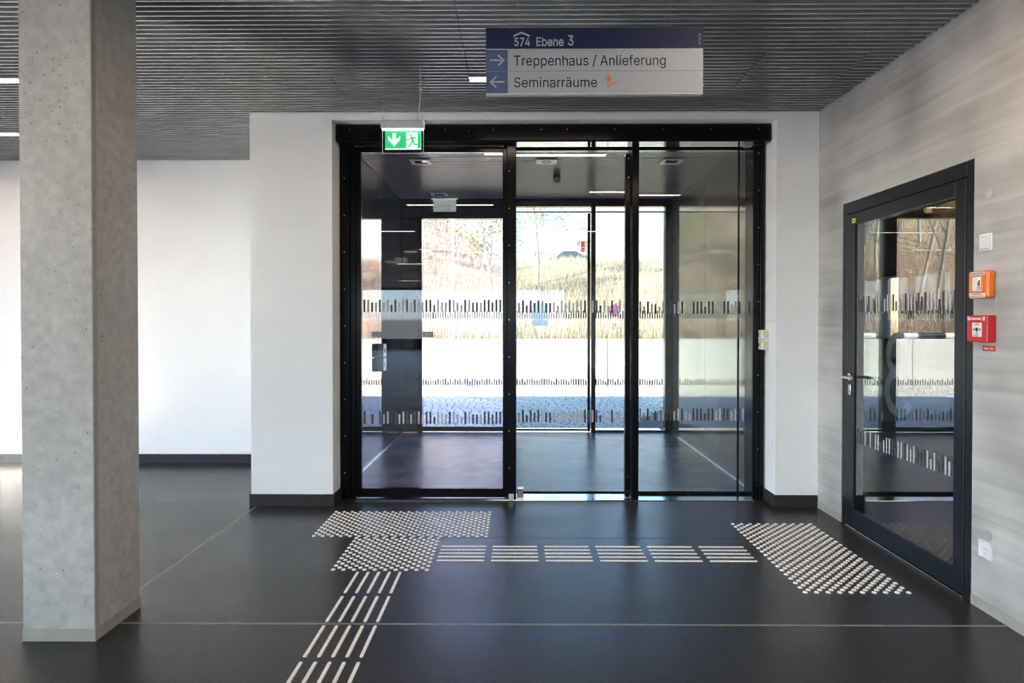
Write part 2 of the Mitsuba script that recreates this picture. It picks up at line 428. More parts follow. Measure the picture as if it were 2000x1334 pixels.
# left leaf, framed
L1 = put('leaf', cat(cbx(-1.298, -1.256, 5.255, 5.30, 0.012, 2.845, 0.003), cbx(-0.112, -0.078, 5.255, 5.30, 0.012, 2.845, 0.003), cbx(-1.256, -0.112, 5.255, 5.30, 0.012, 0.083, 0.003), cbx(-1.256, -0.112, 5.255, 5.30, 2.80, 2.845, 0.003)), 'm_black', D)
put('pane', quad((-1.256, 5.278, 0.083), (-0.112, 5.278, 0.083), (-0.112, 5.278, 2.80), (-1.256, 5.278, 2.80)), 'g_clear', L1)
film_parts(L1, rows_at(-1.243, -0.118, 3, (0.605, 1.513), (0.1, 0.1)), lambda a, b, c, d: bx(a, b, 5.2765, 5.2775, c, d))
put('guide_block', cat(cbx(-0.064, -0.022, 5.185, 5.214, 0.005, 0.028, 0.002), cbx(-0.064, -0.022, 5.198, 5.214, 0.028, 0.055, 0.002)), 'm_grey_plastic', D)
# middle leaf, frameless with one stile
L2 = put('leaf', cat(cbx(0.877, 0.918, 5.275, 5.33, 0.012, 2.79, 0.003), cbx(-0.003, 0.877, 5.292, 5.312, 0.032, 0.052, 0.003)), 'm_black', D)
put('pane', quad((-0.003, 5.302, 0.052), (0.877, 5.302, 0.052), (0.877, 5.302, 2.795), (-0.003, 5.302, 2.795)), 'g_tint', L2)
film_parts(L2, rows_at(0.012, 0.872, 5, (0.616, 1.508), (0.1, 0.1)), lambda a, b, c, d: bx(a, b, 5.3002, 5.3012, c, d))
put('clamp', cbx(0.003, 0.055, 5.270, 5.334, 0.010, 0.082, 0.003), 'm_steel', L2)
for z in (0.18, 0.06, 2.75, 2.60):
    put('screw', move(screw, 0.902, 5.275, z), None, L2)
# right fixed pane
L3 = put('fixed_light', cat(cbx(0.976, 1.90, 5.395, 5.415, 0.006, 0.026, 0.003)), 'm_black', D)
put('pane', quad((0.976, 5.405, 0.026), (1.90, 5.405, 0.026), (1.90, 5.405, 2.815), (0.976, 5.405, 2.815)), 'g_tint', L3)
film_parts(L3, rows_at(0.985, 1.895, 9, (0.615, 1.501), (0.1, 0.1)), lambda a, b, c, d: bx(a, b, 5.4032, 5.4042, c, d))

# ------------------------------------------------------------------ vestibule
S('wall_vestibule_left', cat(bx(-1.50, -1.476, 5.46, 6.92, 0.012, 3.0), bx(-1.50, -1.476, 6.928, 8.46, 0.012, 3.0)), 'm_cladding', 'glossy dark panels on the left side of the vestibule')
S('wall_vestibule_right', cat(bx(2.0 - 0.012, 2.0 - 0.001, 5.46, 6.90, 0.012, 3.0), bx(2.0 - 0.012, 2.0 - 0.001, 6.905, 8.34, 0.012, 3.0)), 'm_cladding_satin', 'satin dark panels on the right side of the vestibule')
S('trim_1', cbx(-1.476, -1.462, 5.46, 8.34, 0.0005, 0.012, 0.002), 'm_steel', 'steel strip at the foot of the left vestibule wall')
S('trim_2', cbx(1.972, 1.988, 5.46, 8.34, 0.0005, 0.012, 0.002), 'm_steel', 'steel strip at the foot of the right vestibule wall')
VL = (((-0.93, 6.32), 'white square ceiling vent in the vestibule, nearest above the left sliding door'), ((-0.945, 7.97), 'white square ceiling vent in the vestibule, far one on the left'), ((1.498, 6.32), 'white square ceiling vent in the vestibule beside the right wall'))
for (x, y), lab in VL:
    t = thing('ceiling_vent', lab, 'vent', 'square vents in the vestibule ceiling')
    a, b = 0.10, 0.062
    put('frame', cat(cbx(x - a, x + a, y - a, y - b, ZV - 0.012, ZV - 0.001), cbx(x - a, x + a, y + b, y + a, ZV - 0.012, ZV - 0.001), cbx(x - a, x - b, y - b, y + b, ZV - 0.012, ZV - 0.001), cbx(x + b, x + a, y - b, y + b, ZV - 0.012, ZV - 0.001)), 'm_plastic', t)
    put('dark_recess_sheet', bx(x - b, x + b, y - b, y + b, ZV - 0.004, ZV - 0.002), 'm_cladding', t)  # flat dark sheet standing in for the shaded hollow inside the frame
t = thing('detector_plate', 'white detector plate with a red ring on the vestibule ceiling', 'detector')
put('plate', cbx(0.19, 0.385, 6.22, 6.40, ZV - 0.012, ZV - 0.001), 'm_plastic', t)
put('ring', trimesh.creation.annulus(0.035, 0.045, 0.004, transform=trimesh.transformations.translation_matrix((0.287, 6.31, ZV - 0.014))), 'm_red', t)
t = thing('siren', 'small red siren with a grey sounder hanging from the vestibule ceiling by a green wire', 'siren')
put('base', cbx(0.388, 0.462, 6.93, 6.99, 2.972, 3.04 - 0.0, 0.005).apply_translation((0, 0, -0.03)), 'm_red', t)
put('sounder', cyl((0.428, 6.93, 2.925), (0.428, 6.885, 2.925), 0.042, 0.034, n=24), 'm_grey_plastic', t, smooth=40)
put('wire', tube([(0.43, 6.9, ZV + 0.04), (0.425, 6.88, ZV), (0.44, 6.90, ZV - 0.03), (0.44, 6.94, 3.005)], 0.003), 'm_green', t, smooth=60)
# push button boxes on the left vestibule wall
for z0, lab in ((1.05, 'upper of two grey switch boxes on the left vestibule wall'), (0.90, 'lower of two grey switch boxes on the left vestibule wall')):
    t = thing('switch_box', lab, 'switch')
    put('body', cbx(-1.476, -1.414, 6.90, 7.06, z0, z0 + 0.142, 0.005), 'm_grey_plastic', t)
    put('button', cyl((-1.416, 6.98, z0 + 0.07), (-1.406, 6.98, z0 + 0.07), 0.022, n=16), 'm_red' if z0 > 1 else 'm_plastic', t, smooth=40)
# outer sliding doors
E2 = 'door_2'
note(E2, 'black framed outer sliding doors of the vestibule', kind='structure')
COUNT[E2] = 1
put('header', cbx(-1.475, 1.988, 8.34, 8.46, 2.90, 3.10, 0.004), 'm_black', E2)
put('header', cbx(-1.475, -0.08, 8.338, 8.46, 2.747, 2.90, 0.004), 'm_black', E2)
put('side_panel', cbx(-1.475, -1.275, 8.36, 8.42, 0.006, 2.747, 0.003), 'm_cladding', E2)
put('post', cbx(-1.273, -1.216, 8.34, 8.46, 0.0, 2.747, 0.003), 'm_black', E2)
put('mullion', cbx(-0.166, -0.005, 8.34, 8.46, 0.0, 2.90, 0.003), 'm_black', E2)
put('mullion', cbx(0.955, 1.008, 8.34, 8.46, 0.0, 2.90, 0.003), 'm_black', E2)
put('post', cbx(1.90, 1.988, 8.34, 8.46, 0.0, 2.90, 0.003), 'm_black', E2)
put('rail', cbx(-0.005, 1.90, 8.39, 8.41, 2.829, 2.842, 0.002), 'm_black', E2)
put('threshold', cbx(-1.216, 1.90, 8.36, 8.70, 0.0005, 0.005, 0.001), 'm_sill', E2)
A = put('leaf', cat(cbx(-1.216, -0.166, 8.385, 8.415, 0.010, 0.072, 0.003)), 'm_black', E2)
put('pane', quad((-1.216, 8.4, 0.072), (-0.166, 8.4, 0.072), (-0.166, 8.4, 2.747), (-1.216, 8.4, 2.747)), 'g_clear', A)
film_parts(A, rows_at(-1.21, -0.17, 21, (0.608, 1.468), (0.08, 0.1)), lambda a, b, c, d: bx(a, b, 8.397, 8.398, c, d))
A = put('leaf', cat(cbx(0.912, 0.945, 8.38, 8.43, 0.012, 2.82, 0.003), cbx(-0.005, 0.912, 8.39, 8.41, 0.02, 0.04, 0.003)), 'm_black', E2)
put('pane', quad((-0.005, 8.4, 0.04), (0.912, 8.4, 0.04), (0.912, 8.4, 2.829), (-0.005, 8.4, 2.829)), 'g_tint', A)
film_parts(A, rows_at(0.002, 0.905, 22, (0.608, 1.468), (0.08, 0.1)), lambda a, b, c, d: bx(a, b, 8.397, 8.398, c, d))
A = put('fixed_light', cat(cbx(1.008, 1.90, 8.39, 8.41, 0.006, 0.026, 0.003)), 'm_black', E2)
put('pane', quad((1.008, 8.4, 0.026), (1.90, 8.4, 0.026), (1.90, 8.4, 2.829), (1.008, 8.4, 2.829)), 'g_tint', A)
film_parts(A, rows_at(1.014, 1.894, 23, (0.608, 1.468), (0.08, 0.1)), lambda a, b, c, d: bx(a, b, 8.397, 8.398, c, d))
t = thing('notice', 'pale blank notice stuck on the middle outer glass door', 'notice')
put('sheet', bx(0.204, 0.402, 8.394, 8.3955, 1.375, 1.665), 'm_paper', t)
t = thing('exit_sticker', 'small green escape sticker on the left outer door glass', 'sticker')
put('sheet', bx(-1.213, -1.077, 8.395, 8.396, 1.224, 1.297), 'm_green_film', t)
put('pictogram', cat(front(flat(union_all([sbox(0.03, 0.01, 0.05, 0.06), sbox(0.055, 0.01, 0.065, 0.055), LineString([(0.08, 0.012), (0.09, 0.03), (0.105, 0.015)]).buffer(0.004), LineString([(0.09, 0.03), (0.094, 0.048), (0.108, 0.04)]).buffer(0.004), Point(0.099, 0.057).buffer(0.006)]), 0.0005), -1.213, 8.395, 1.224)), 'm_plastic', t)

# ------------------------------------------------------------------ stair door in the concrete wall
K = 'door_3'
note(K, 'anthracite framed glass door in the right concrete wall', kind='structure')
COUNT[K] = 1
XD = XR + 0.004                 # frame face
put('frame', cat(cbx(XD, XD + 0.09, DY0 + 0.002, 3.397, 0, 2.268, 0.003), cbx(XD, XD + 0.09, 4.607, DY1 - 0.002, 0, 2.268, 0.003), cbx(XD, XD + 0.09, 3.397, 4.607, 2.190, 2.268, 0.003)), 'm_anthracite', K)
LF = put('leaf', cat(cbx(XD - 0.002, XD + 0.075, 3.401, 3.482, 0.012, 2.186, 0.003), cbx(XD - 0.002, XD + 0.075, 4.512, 4.603, 0.012, 2.186, 0.003), cbx(XD - 0.002, XD + 0.075, 3.482, 4.512, 2.105, 2.186, 0.003), cbx(XD - 0.002, XD + 0.075, 3.482, 4.512, 0.012, 0.135, 0.003)), 'm_anthracite', K)
XG = 2.338
put('pane', quad((XG, 3.482, 0.135), (XG, 4.512, 0.135), (XG, 4.512, 2.105), (XG, 3.482, 2.105)), 'g_door', LF)
put('pane', quad((XG + 0.022, 3.482, 0.135), (XG + 0.022, 4.512, 0.135), (XG + 0.022, 4.512, 2.105), (XG + 0.022, 3.482, 2.105)), 'g_door', LF)
film_parts(LF, rows_at(3.487, 4.508, 31, (0.606, 1.505), (0.1, 0.103)), lambda a, b, c, d: bx(XG - 0.002, XG - 0.001, a, b, c, d))
n3 = union_all([LineString([(0.12 + 0.11 * math.cos(a), 0.36 + 0.11 * math.sin(a)) for a in np.linspace(2.7, -1.5, 22)]).buffer(0.028, cap_style='flat'), LineString([(0.115 + 0.125 * math.cos(a), 0.125 + 0.125 * math.sin(a)) for a in np.linspace(1.5, -2.7, 24)]).buffer(0.030, cap_style='flat')])
put('number_film', axes(flat(n3, 0.0006), (XG + 0.026, 3.93, 0.875), (0, 1, 0), (0, 0, 1), (1, 0, 0)), 'm_film_number', LF, label='pale film numeral 3 seen from behind')
put('handle', cat(cyl((XD - 0.002, 4.555, 1.053), (XD - 0.012, 4.555, 1.053), 0.026, n=24), tube([(XD - 0.01, 4.555, 1.053), (XD - 0.055, 4.555, 1.053), (XD - 0.062, 4.548, 1.053), (XD - 0.062, 4.425, 1.053)], 0.0105, 12)), 'm_steel', LF, smooth=40, label='steel lever handle')
put('keyhole_plate', cat(cbx(XD - 0.010, XD - 0.002, 4.540, 4.572, 0.925, 1.0, 0.004), cyl((XD - 0.010, 4.556, 0.955), (XD - 0.014, 4.556, 0.955), 0.009, n=14)), 'm_steel', LF, smooth=40)
put('inner_handle', tube([(XD + 0.075, 4.555, 1.053), (XD + 0.13, 4.555, 1.053), (XD + 0.13, 4.42, 1.053)], 0.0105, 12), 'm_steel', LF, smooth=40)
put('yellow_tag', bx(XD - 0.003, XD - 0.002, 4.50, 4.545, 2.118, 2.150), 'm_yellow', LF)
put('tag_lettering', side(text('RWA', 0.012, 0.026), XD - 0.003, 4.536, 2.127), 'm_ink', LF)
put('sill', cbx(XR - 0.004, XD + 0.09, 3.397, 4.607, 0.0005, 0.009, 0.002), 'm_steel', K)
# stairwell behind
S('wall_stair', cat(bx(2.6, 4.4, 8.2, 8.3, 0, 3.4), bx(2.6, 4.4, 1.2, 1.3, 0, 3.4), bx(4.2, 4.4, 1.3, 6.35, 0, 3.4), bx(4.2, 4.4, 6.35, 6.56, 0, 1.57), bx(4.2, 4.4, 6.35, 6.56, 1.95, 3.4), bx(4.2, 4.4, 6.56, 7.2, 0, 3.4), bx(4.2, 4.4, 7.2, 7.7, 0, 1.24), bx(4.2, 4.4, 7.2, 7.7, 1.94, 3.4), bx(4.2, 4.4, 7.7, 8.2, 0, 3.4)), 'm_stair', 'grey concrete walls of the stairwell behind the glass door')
t = thing('junction_box', 'small grey box high on the stairwell wall, seen through the glass door', 'box')
put('body', cbx(4.13, 4.2, 6.62, 6.80, 2.52, 2.64, 0.008), 'm_grey_plastic', t)
put('lid', cbx(4.12, 4.13, 6.63, 6.79, 2.53, 2.63, 0.004), 'm_grey_plastic', t)
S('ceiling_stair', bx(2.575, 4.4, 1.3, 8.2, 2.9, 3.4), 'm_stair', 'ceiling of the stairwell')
t = thing('stair_lamp', 'warm wall lamp in the stairwell behind the glass door', 'lamp')
put('back_plate', bx(4.18, 4.2, 6.16, 6.44, 2.70, 2.82), 'm_plastic', t)
put('diffuser', cbx(4.12, 4.18, 6.18, 6.42, 2.715, 2.805, 0.02), 'm_plastic', t, emit=(3.0, 2.0, 1.2))

# ------------------------------------------------------------------ devices on the right wall
t = thing('light_switch', 'white square rocker switch on the concrete wall above the orange call point', 'light switch')
put('frame', cbx(XR - 0.010, XR, 3.198, 3.284, 1.790, 1.876, 0.003), 'm_plastic', t)
rk = cbx(XR - 0.017, XR - 0.010, 3.207, 3.275, 1.799, 1.867, 0.003)
put('rocker', rk, 'm_plastic', t)
put('lettering', cat(side(text('AUF ZU', 0.006, 0.034), XR - 0.017, 3.262, 1.856), side(flat(sbox(0, 0, 0.04, 0.002), 0.0004), XR - 0.017, 3.262, 1.803)), 'm_grey_plastic', t)
put('mark', side(flat(sbox(0, 0, 0.010, 0.003), 0.0004), XR - 0.017, 3.246, 1.832), 'm_red', t)


def shell(y0, y1, z0, z1, d, b):
    return cbx(XR - d, XR, y0, y1, z0, z1, b)


t = thing('smoke_vent_call_point', 'orange smoke vent call point with small window on the concrete wall', 'call point')
put('housing', shell(3.178, 3.318, 1.555, 1.692, 0.042, 0.010), 'm_orange', t)
put('face_panel', cbx(XR - 0.0445, XR - 0.040, 3.212, 3.282, 1.592, 1.662, 0.002), 'm_plastic', t)
for yy in (3.202, 3.282):
    put('window_rib', cbx(XR - 0.050, XR - 0.040, yy, yy + 0.010, 1.585, 1.668, 0.002), 'm_orange', t)
put('top_label', side(flat(sbox(0, 0, 0.105, 0.017), 0.0008), XR - 0.042, 3.302, 1.670), 'm_plastic', t)
put('top_lettering', side(text('RAUCHABZUG', 0.010, 0.097), XR - 0.0428, 3.298, 1.6735), 'm_ink', t)
put('bottom_label', side(flat(sbox(0, 0, 0.110, 0.022), 0.0008), XR - 0.042, 3.304, 1.561), 'm_plastic', t)
put('bottom_lettering', cat(side(text('Scheibe einschlagen', 0.005, 0.06), XR - 0.0428, 3.28, 1.575), side(text('Knopf tief drücken', 0.005, 0.095), XR - 0.0428, 3.297, 1.565)), 'm_ink', t)
put('lamp_dot', side(flat(Point(0, 0).buffer(0.006), 0.002), XR - 0.0445, 3.232, 1.652), 'm_plastic', t, emit=(0.0, 0.09, 0.02))
put('button', side(flat(sbox(0, 0, 0.014, 0.020), 0.002), XR - 0.0445, 3.240, 1.618), 'm_red', t)
put('marks', cat(side(flat(Point(0, 0).buffer(0.004), 0.001), XR - 0.0445, 3.232, 1.642), side(flat(sbox(0, 0, 0.022, 0.003), 0.001), XR - 0.0445, 3.243, 1.609), side(flat(sbox(0, 0, 0.026, 0.003), 0.001), XR - 0.0445, 3.245, 1.600)), 'm_dark', t)
t = thing('fire_alarm', 'red fire alarm call point lettered Feuerwehr on the concrete wall', 'fire alarm')
put('housing', shell(3.174, 3.318, 1.340, 1.472, 0.045, 0.004), 'm_red', t)
put('window', cbx(XR - 0.0465, XR - 0.043, 3.210, 3.276, 1.366, 1.436, 0.001), 'm_plastic', t)
put('lettering', side(text('Feuerwehr', 0.013, 0.070, True), XR - 0.045, 3.283, 1.450), 'm_plastic', t)
put('house_mark', side(flat(union_all([sbox(0, 0, 0.006, 0.020), sbox(0.008, 0, 0.010, 0.020), Polygon([(0.012, 0.002), (0.022, 0.002), (0.022, 0.012), (0.017, 0.018), (0.012, 0.012)])]), 0.0008), XR - 0.045, 3.311, 1.446), 'm_plastic', t)
put('stripe_mark', side(flat(union_all([sbox(0, 0, 0.004, 0.020), sbox(0.007, 0, 0.011, 0.020), sbox(0.014, 0, 0.018, 0.020)]), 0.0008), XR - 0.045, 3.206, 1.446), 'm_plastic', t)
put('symbols', cat(side(flat(Point(0, 0).buffer(0.010), 0.001), XR - 0.0465, 3.243, 1.402), side(flat(Polygon([(0, -0.002), (0.006, -0.002), (0.006, -0.007), (0.012, 0), (0.006, 0.007), (0.006, 0.002), (0, 0.002)]), 0.001), XR - 0.0465, 3.270, 1.402), side(flat(Polygon([(0, -0.002), (-0.006, -0.002), (-0.006, -0.007), (-0.012, 0), (-0.006, 0.007), (-0.006, 0.002), (0, 0.002)]), 0.001), XR - 0.0465, 3.216, 1.402), side(flat(union_all([sbox(0, 0, 0.040, 0.002), sbox(0.004, -0.006, 0.036, -0.004)]), 0.001), XR - 0.0465, 3.263, 1.429), side(flat(sbox(0, 0, 0.018, 0.002), 0.001), XR - 0.0465, 3.270, 1.372), side(flat(Polygon([(0, 0), (0.012, 0), (0.012, 0.010), (0.006, 0.018), (0, 0.010)]).boundary.buffer(0.0008), 0.001), XR - 0.0465, 3.248, 1.370)), 'm_dark', t)
t = thing('alarm_tag', 'small red label with white number below the red fire alarm', 'label')
put('plate', cbx(XR - 0.002, XR, 3.178, 3.266, 1.296, 1.322, 0.001), 'm_red', t)
put('lettering', side(text('4086314/01', 0.011, 0.070), XR - 0.002, 3.257, 1.3035), 'm_plastic', t)
t = thing('wall_socket', 'white square power socket low on the concrete wall right of the glass door', 'socket')
so = side(flat(sbox(-0.041, -0.041, 0.041, 0.041).difference(Point(0, 0).buffer(0.020)), 0.010), XR, 3.230, 0.312)
put('plate', so, 'm_plastic', t)
put('insert', cyl((XR - 0.003, 3.230, 0.312), (XR - 0.001, 3.230, 0.312), 0.020, n=28), 'm_plastic', t)
put('contacts', cat(*[cyl((XR - 0.0045, 3.230 + a, 0.312), (XR - 0.003, 3.230 + a, 0.312), 0.0028, n=10) for a in (-0.0095, 0.0095)]), 'm_dark', t)
for b in (-0.018, 0.018):
    put('earth_clip', bx(XR - 0.008, XR - 0.003, 3.227, 3.233, 0.312 + b - 0.0015, 0.312 + b + 0.0015), 'm_steel', t)
put('lettering', side(text('574-UV 3.1', 0.005, 0.034), XR - 0.010, 3.262, 0.343), 'm_grey_plastic', t)
# key switches on the right jamb
for z0, lab in ((1.292, 'upper of two white key switch boxes on the right door jamb'), (1.212, 'lower of two white key switch boxes on the right door jamb')):
    t = thing('key_switch', lab, 'key switch', None)
    put('housing', cbx(1.945, 2.0, 5.18, 5.262, z0, z0 + 0.077, 0.004), 'm_plastic', t)
    put('front_label', bx(1.957, 1.995, 5.1785, 5.18, z0 + 0.008, z0 + 0.068), 'm_grey_plastic', t)
    put('yellow_tag', bx(1.962, 1.996, 5.1775, 5.1785, z0 + 0.048, z0 + 0.068), 'm_yellow', t)
    put('tag_lettering', front(text('574', 0.009, 0.02), 1.970, 5.1775, z0 + 0.0535), 'm_ink', t)
    put('lock_plate', bx(1.9435, 1.945, 5.205, 5.238, z0 + 0.010, z0 + 0.066), 'm_grey_plastic', t)
    put('lock_cylinder', cyl((1.9435, 5.222, z0 + 0.038), (1.937, 5.222, z0 + 0.038), 0.011, n=18), 'm_steel', t, smooth=40)

# ------------------------------------------------------------------ hanging direction sign
SX, SY, SZ, SW, SHT = -0.143, 3.05, 2.512, 1.010, 0.297
u = 0.000575


def sg(px, pz):  # sign drawing units to local metres
    return ((px - 123) * u, SHT - (pz - 100) * u)


t = thing('direction_sign', 'long hanging sign with navy header and two white rows of directions', 'sign')
put('board', cbx(SX, SX + SW, SY, SY + 0.028, SZ - 0.012, SZ + SHT, 0.001), 'm_grey_plastic', t)


def rowp(x0, x1, z0, z1, m, name):
    a, b = sg(x0, z0), sg(x1, z1)
    put(name, bx(SX + a[0], SX + b[0], SY - 0.001, SY, SZ + b[1], SZ + a[1]), m, t)


rowp(123, 1879, 100, 268, 'm_navy', 'header_strip')
rowp(300, 1879, 271, 447, 'm_sign', 'row_panel')
rowp(300, 1879, 450, 626, 'm_sign', 'row_panel')
rowp(123, 299, 276, 447, 'm_slate', 'arrow_panel')
rowp(123, 299, 452, 626, 'm_slate', 'arrow_panel')
rowp(123, 1879, 447, 450, 'm_slate', 'divider_line')


def lettering(s, px, base, capu, wu, m, name='lettering', bold=False):
    a = sg(px, base)
    put(name, front(text(s, capu * u, wu * u, bold), SX + a[0], SY - 0.001, SZ + a[1]), m, t)


lettering('Treppenhaus / Anlieferung', 348, 403, 80, 1229, 'm_ink')
lettering('Seminarräume', 350, 578, 78, 672, 'm_ink')
lettering('574', 352, 246, 66, 127, 'm_sign', 'number', True)
lettering('Ebene', 530, 245, 68, 222, 'm_sign', 'lettering', True)
lettering('3', 786, 242, 80, 46, 'm_sign', 'number', True)
a = sg(1858, 238)
put('code_lettering', axes(text('0574.3.1R', 16 * u, 91 * u), (SX + a[0], SY - 0.001, SZ + a[1]), (0, 0, 1), (-1, 0, 0), (0, -1, 0)), 'm_sign', t)


def strokes(lines, w, m, name):
    g = union_all([LineString([sg(*q) for q in ln]).buffer(w * u / 2, cap_style='flat', join_style='mitre') for ln in lines])
    put(name, front(flat(g, 0.0006), SX, SY - 0.001, SZ), m, t)


strokes([[(345, 166), (410, 138), (478, 166)]], 15, 'm_sign', 'roof_mark')
strokes([[(153, 360), (264, 360)], [(219, 318), (266, 361), (219, 404)]], 15, 'm_sign', 'arrow')
strokes([[(272, 535), (161, 535)], [(207, 492), (160, 536), (207, 580)]], 15, 'm_sign', 'arrow')
fig = [LineString([sg(*q) for q in ln]).buffer(w * u / 2) for ln, w in (([(1113, 494), (1113, 534)], 15), ([(1109, 534), (1108, 574)], 6), ([(1116, 530), (1137, 553)], 6), ([(1106, 492), (1098, 506), (1085, 517)], 5), ([(1120, 492), (1134, 506), (1132, 524)], 5), ([(1102, 578), (1121, 578), (1121, 569), (1136, 569), (1136, 559), (1152, 559), (1152, 550), (1168, 550), (1168, 543), (1188, 543)], 5))]
put('stair_figure', front(flat(union_all(fig + [Point(sg(1113, 478)).buffer(8 * u)]), 0.0006), SX, SY - 0.001, SZ), 'm_figure', t)
for x in (SX + 0.15, SX + 0.86):
    put('wire', cyl((x, SY + 0.014, SZ + SHT), (x, SY + 0.014, 3.1), 0.0012, n=6), 'm_steel', t)

# ------------------------------------------------------------------ exit sign
t = thing('exit_sign', 'lit green escape sign with arrow and running figure hanging before the left sliding door', 'exit sign')
EX, EY, EZ = -0.851, 4.1, 2.497
put('housing', cbx(EX, EX + 0.272, EY - 0.022, EY + 0.022, 2.649, 2.698, 0.004), 'm_plastic', t)
put('housing_marks', cat(front(text('IP40', 0.005, 0.03), EX + 0.01, EY - 0.022, 2.689), front(text('EN 60598', 0.005, 0.07), EX + 0.19, EY - 0.022, 2.687), front(text('LED 3W', 0.005, 0.05), EX + 0.205, EY - 0.022, 2.673)), 'm_grey_plastic', t)
put('light_slot', bx(EX + 0.006, EX + 0.266, EY - 0.016, EY + 0.016, 2.641, 2.648), 'm_plastic', t, emit=(0.14, 0.16, 0.16))
put('acrylic_plate', cat(quad((EX + 0.008, EY - 0.004, EZ), (EX + 0.264, EY - 0.004, EZ), (EX + 0.264, EY - 0.004, 2.641), (EX + 0.008, EY - 0.004, 2.641))), 'g_acrylic', t)
put('edge_frame', cat(bx(EX + 0.006, EX + 0.009, EY - 0.005, EY + 0.005, EZ, 2.641), bx(EX + 0.263, EX + 0.266, EY - 0.005, EY + 0.005, EZ, 2.641), bx(EX + 0.006, EX + 0.266, EY - 0.005, EY + 0.005, EZ - 0.003, EZ)), 'm_plastic', t)
GX, GZ, GW, GH = EX + 0.024, 2.520, 0.228, 0.116
v = GW / 480.0                   # drawing: x 175..655, y 958..1208 downwards


def ge(px, py):
    return ((px - 175) * v, GH - (py - 958) * v * 0.98)


put('backing', bx(GX, GX + GW, EY - 0.0005, EY + 0.003, GZ, GZ + GH), 'm_plastic', t, emit=(0.10, 0.115, 0.11))
put('green_panel', front(flat(sbox(0, 0.006, GW, GH), 0.001), GX, EY - 0.001, GZ), 'm_green', t, emit=(0.0, 0.020, 0.005))
arrow = Polygon([ge(272, 988), ge(320, 988), ge(320, 1085), ge(374, 1025), ge(374, 1080), ge(296, 1168), ge(218, 1080), ge(218, 1025), ge(272, 1085)])
doorway = sbox(*ge(458, 1195), *ge(607, 978))
man = union_all([Point(ge(515, 1015)).buffer(14 * v)] + [LineString([ge(*q) for q in ln]).buffer(w * v / 2) for ln, w in (([(535, 1050), (543, 1095)], 34), ([(515, 1046), (560, 1044), (588, 1074)], 13), ([(520, 1046), (492, 1076), (462, 1078)], 13), ([(540, 1095), (518, 1130), (496, 1170)], 18), ([(548, 1098), (560, 1140), (622, 1142)], 18))])
floorbit = Polygon([ge(480, 1195), ge(500, 1180), ge(520, 1195)])
put('white_pictogram', front(flat(union_all([arrow, doorway.difference(man.union(floorbit)), sbox(0, 0, GW, 0.006)]), 0.001), GX, EY - 0.002, GZ), 'm_plastic', t, emit=(0.055, 0.06, 0.058))
for x in (EX + 0.012, EX + 0.258):
    put('hook', cat(*[trimesh.creation.torus(0.007, 0.0013, 12, 6, transform=trimesh.transformations.compose_matrix(angles=(math.pi / 2, 0, r), translate=(x, EY, z))) for z, r in ((2.704, 0), (2.716, math.pi / 2), (2.727, 0.3))]), 'm_steel', t, smooth=60)
    put('wire', cyl((x, EY, 2.733), (x, EY, 3.1), 0.0009, n=6), 'm_steel', t)
put('cable', tube([(EX + 0.228, EY, 2.698), (EX + 0.236, EY + 0.004, 2.763), (EX + 0.243, EY + 0.006, 2.84), (EX + 0.245, EY + 0.006, 2.95), (EX + 0.245, EY + 0.004, 3.10)], 0.0034, 8), 'm_grey_plastic', t, smooth=60)

# ------------------------------------------------------------------ tactile floor studs and bars
pr = np.array([[0.0135, 0.0], [0.0129, 0.0026], [0.0106, 0.0052], [0.006, 0.0066], [0.0, 0.0070]])
dome = mikit.ply(trimesh.creation.revolve(pr, sections=14), 'm_cream', smooth=50)


def field(label, x0, y0, nx, ny, p):
    t = thing('tactile_stud_field', label, 'tactile paving')
    pts = [(x0 + p * i, y0 + p * j) for j in range(ny) for i in range(nx)] + [(x0 + p * (i + .5), y0 + p * (j + .5)) for j in range(ny - 1) for i in range(nx - 1)]
    pts.sort(key=lambda q: q[1])
    for q in pts[:300]:
        put('stud', move(dome, *q), None, t)
    if len(pts) > 300:
        d = trimesh.creation.revolve(pr, sections=14)
        put('far_studs', cat(*[d.copy().apply_translation((*q, 0)) for q in pts[300:]]), 'm_cream', t, smooth=50, kind='stuff')


field('wide field of cream round studs on the floor right before the left sliding door', -1.360, 4.340, 20, 10, 0.0609)
field('square field of cream round studs between the wide stud field and the long guide bars', -1.064, 3.755, 10, 10, 0.0605)
field('long field of cream round studs on the floor beside the stair door', 1.534, 3.459, 10, 20, 0.0609)


def bar(L, w=0.0165, hgt=0.0045):
    s = LineString([(w / 2, 0), (L - w / 2, 0)])
    a, b = flat(s.buffer(w / 2, 4), hgt * 0.5), flat(s.buffer(w / 2 - 0.002, 4), hgt)
    pts = np.vstack([a.vertices, b.vertices])
    return trimesh.convex.convex_hull(pts)


barp = mikit.ply(bar(0.289), 'm_cream', smooth=30)
for k in range(6):
    t = thing('tactile_bar_strip', f'five cream crosswise guide bars on the floor, {["first", "second", "third", "fourth", "fifth", "last"][k]} of six from the stud field', 'tactile paving', 'crosswise guide bars')
    for j in range(5):
        put('bar', move(barp, -0.483 + 0.328 * k, 3.903 + 0.0605 * j), None, t)
for k in range(5):
    lab = ['touching the square stud field', 'second from the square stud field', 'just in front of the floor seam', 'at the bottom edge of the photo', 'nearest the camera, just below the photo'][k]
    t = thing('tactile_bar_strip', f'five cream lengthwise guide bars, {lab}', 'tactile paving', 'lengthwise guide bars')
    for j in range(5):
        put('bar', move(barp, -0.912 + 0.061 * j, 3.431 - 0.328 * k, 0, None, 90), None, t)

# ------------------------------------------------------------------ outside
ZG = -0.02
S('pavement', bx(-16, 16, 8.46, 14.34, ZG - 0.2, ZG - 0.012), 'm_joint', 'cobbled pavement outside')


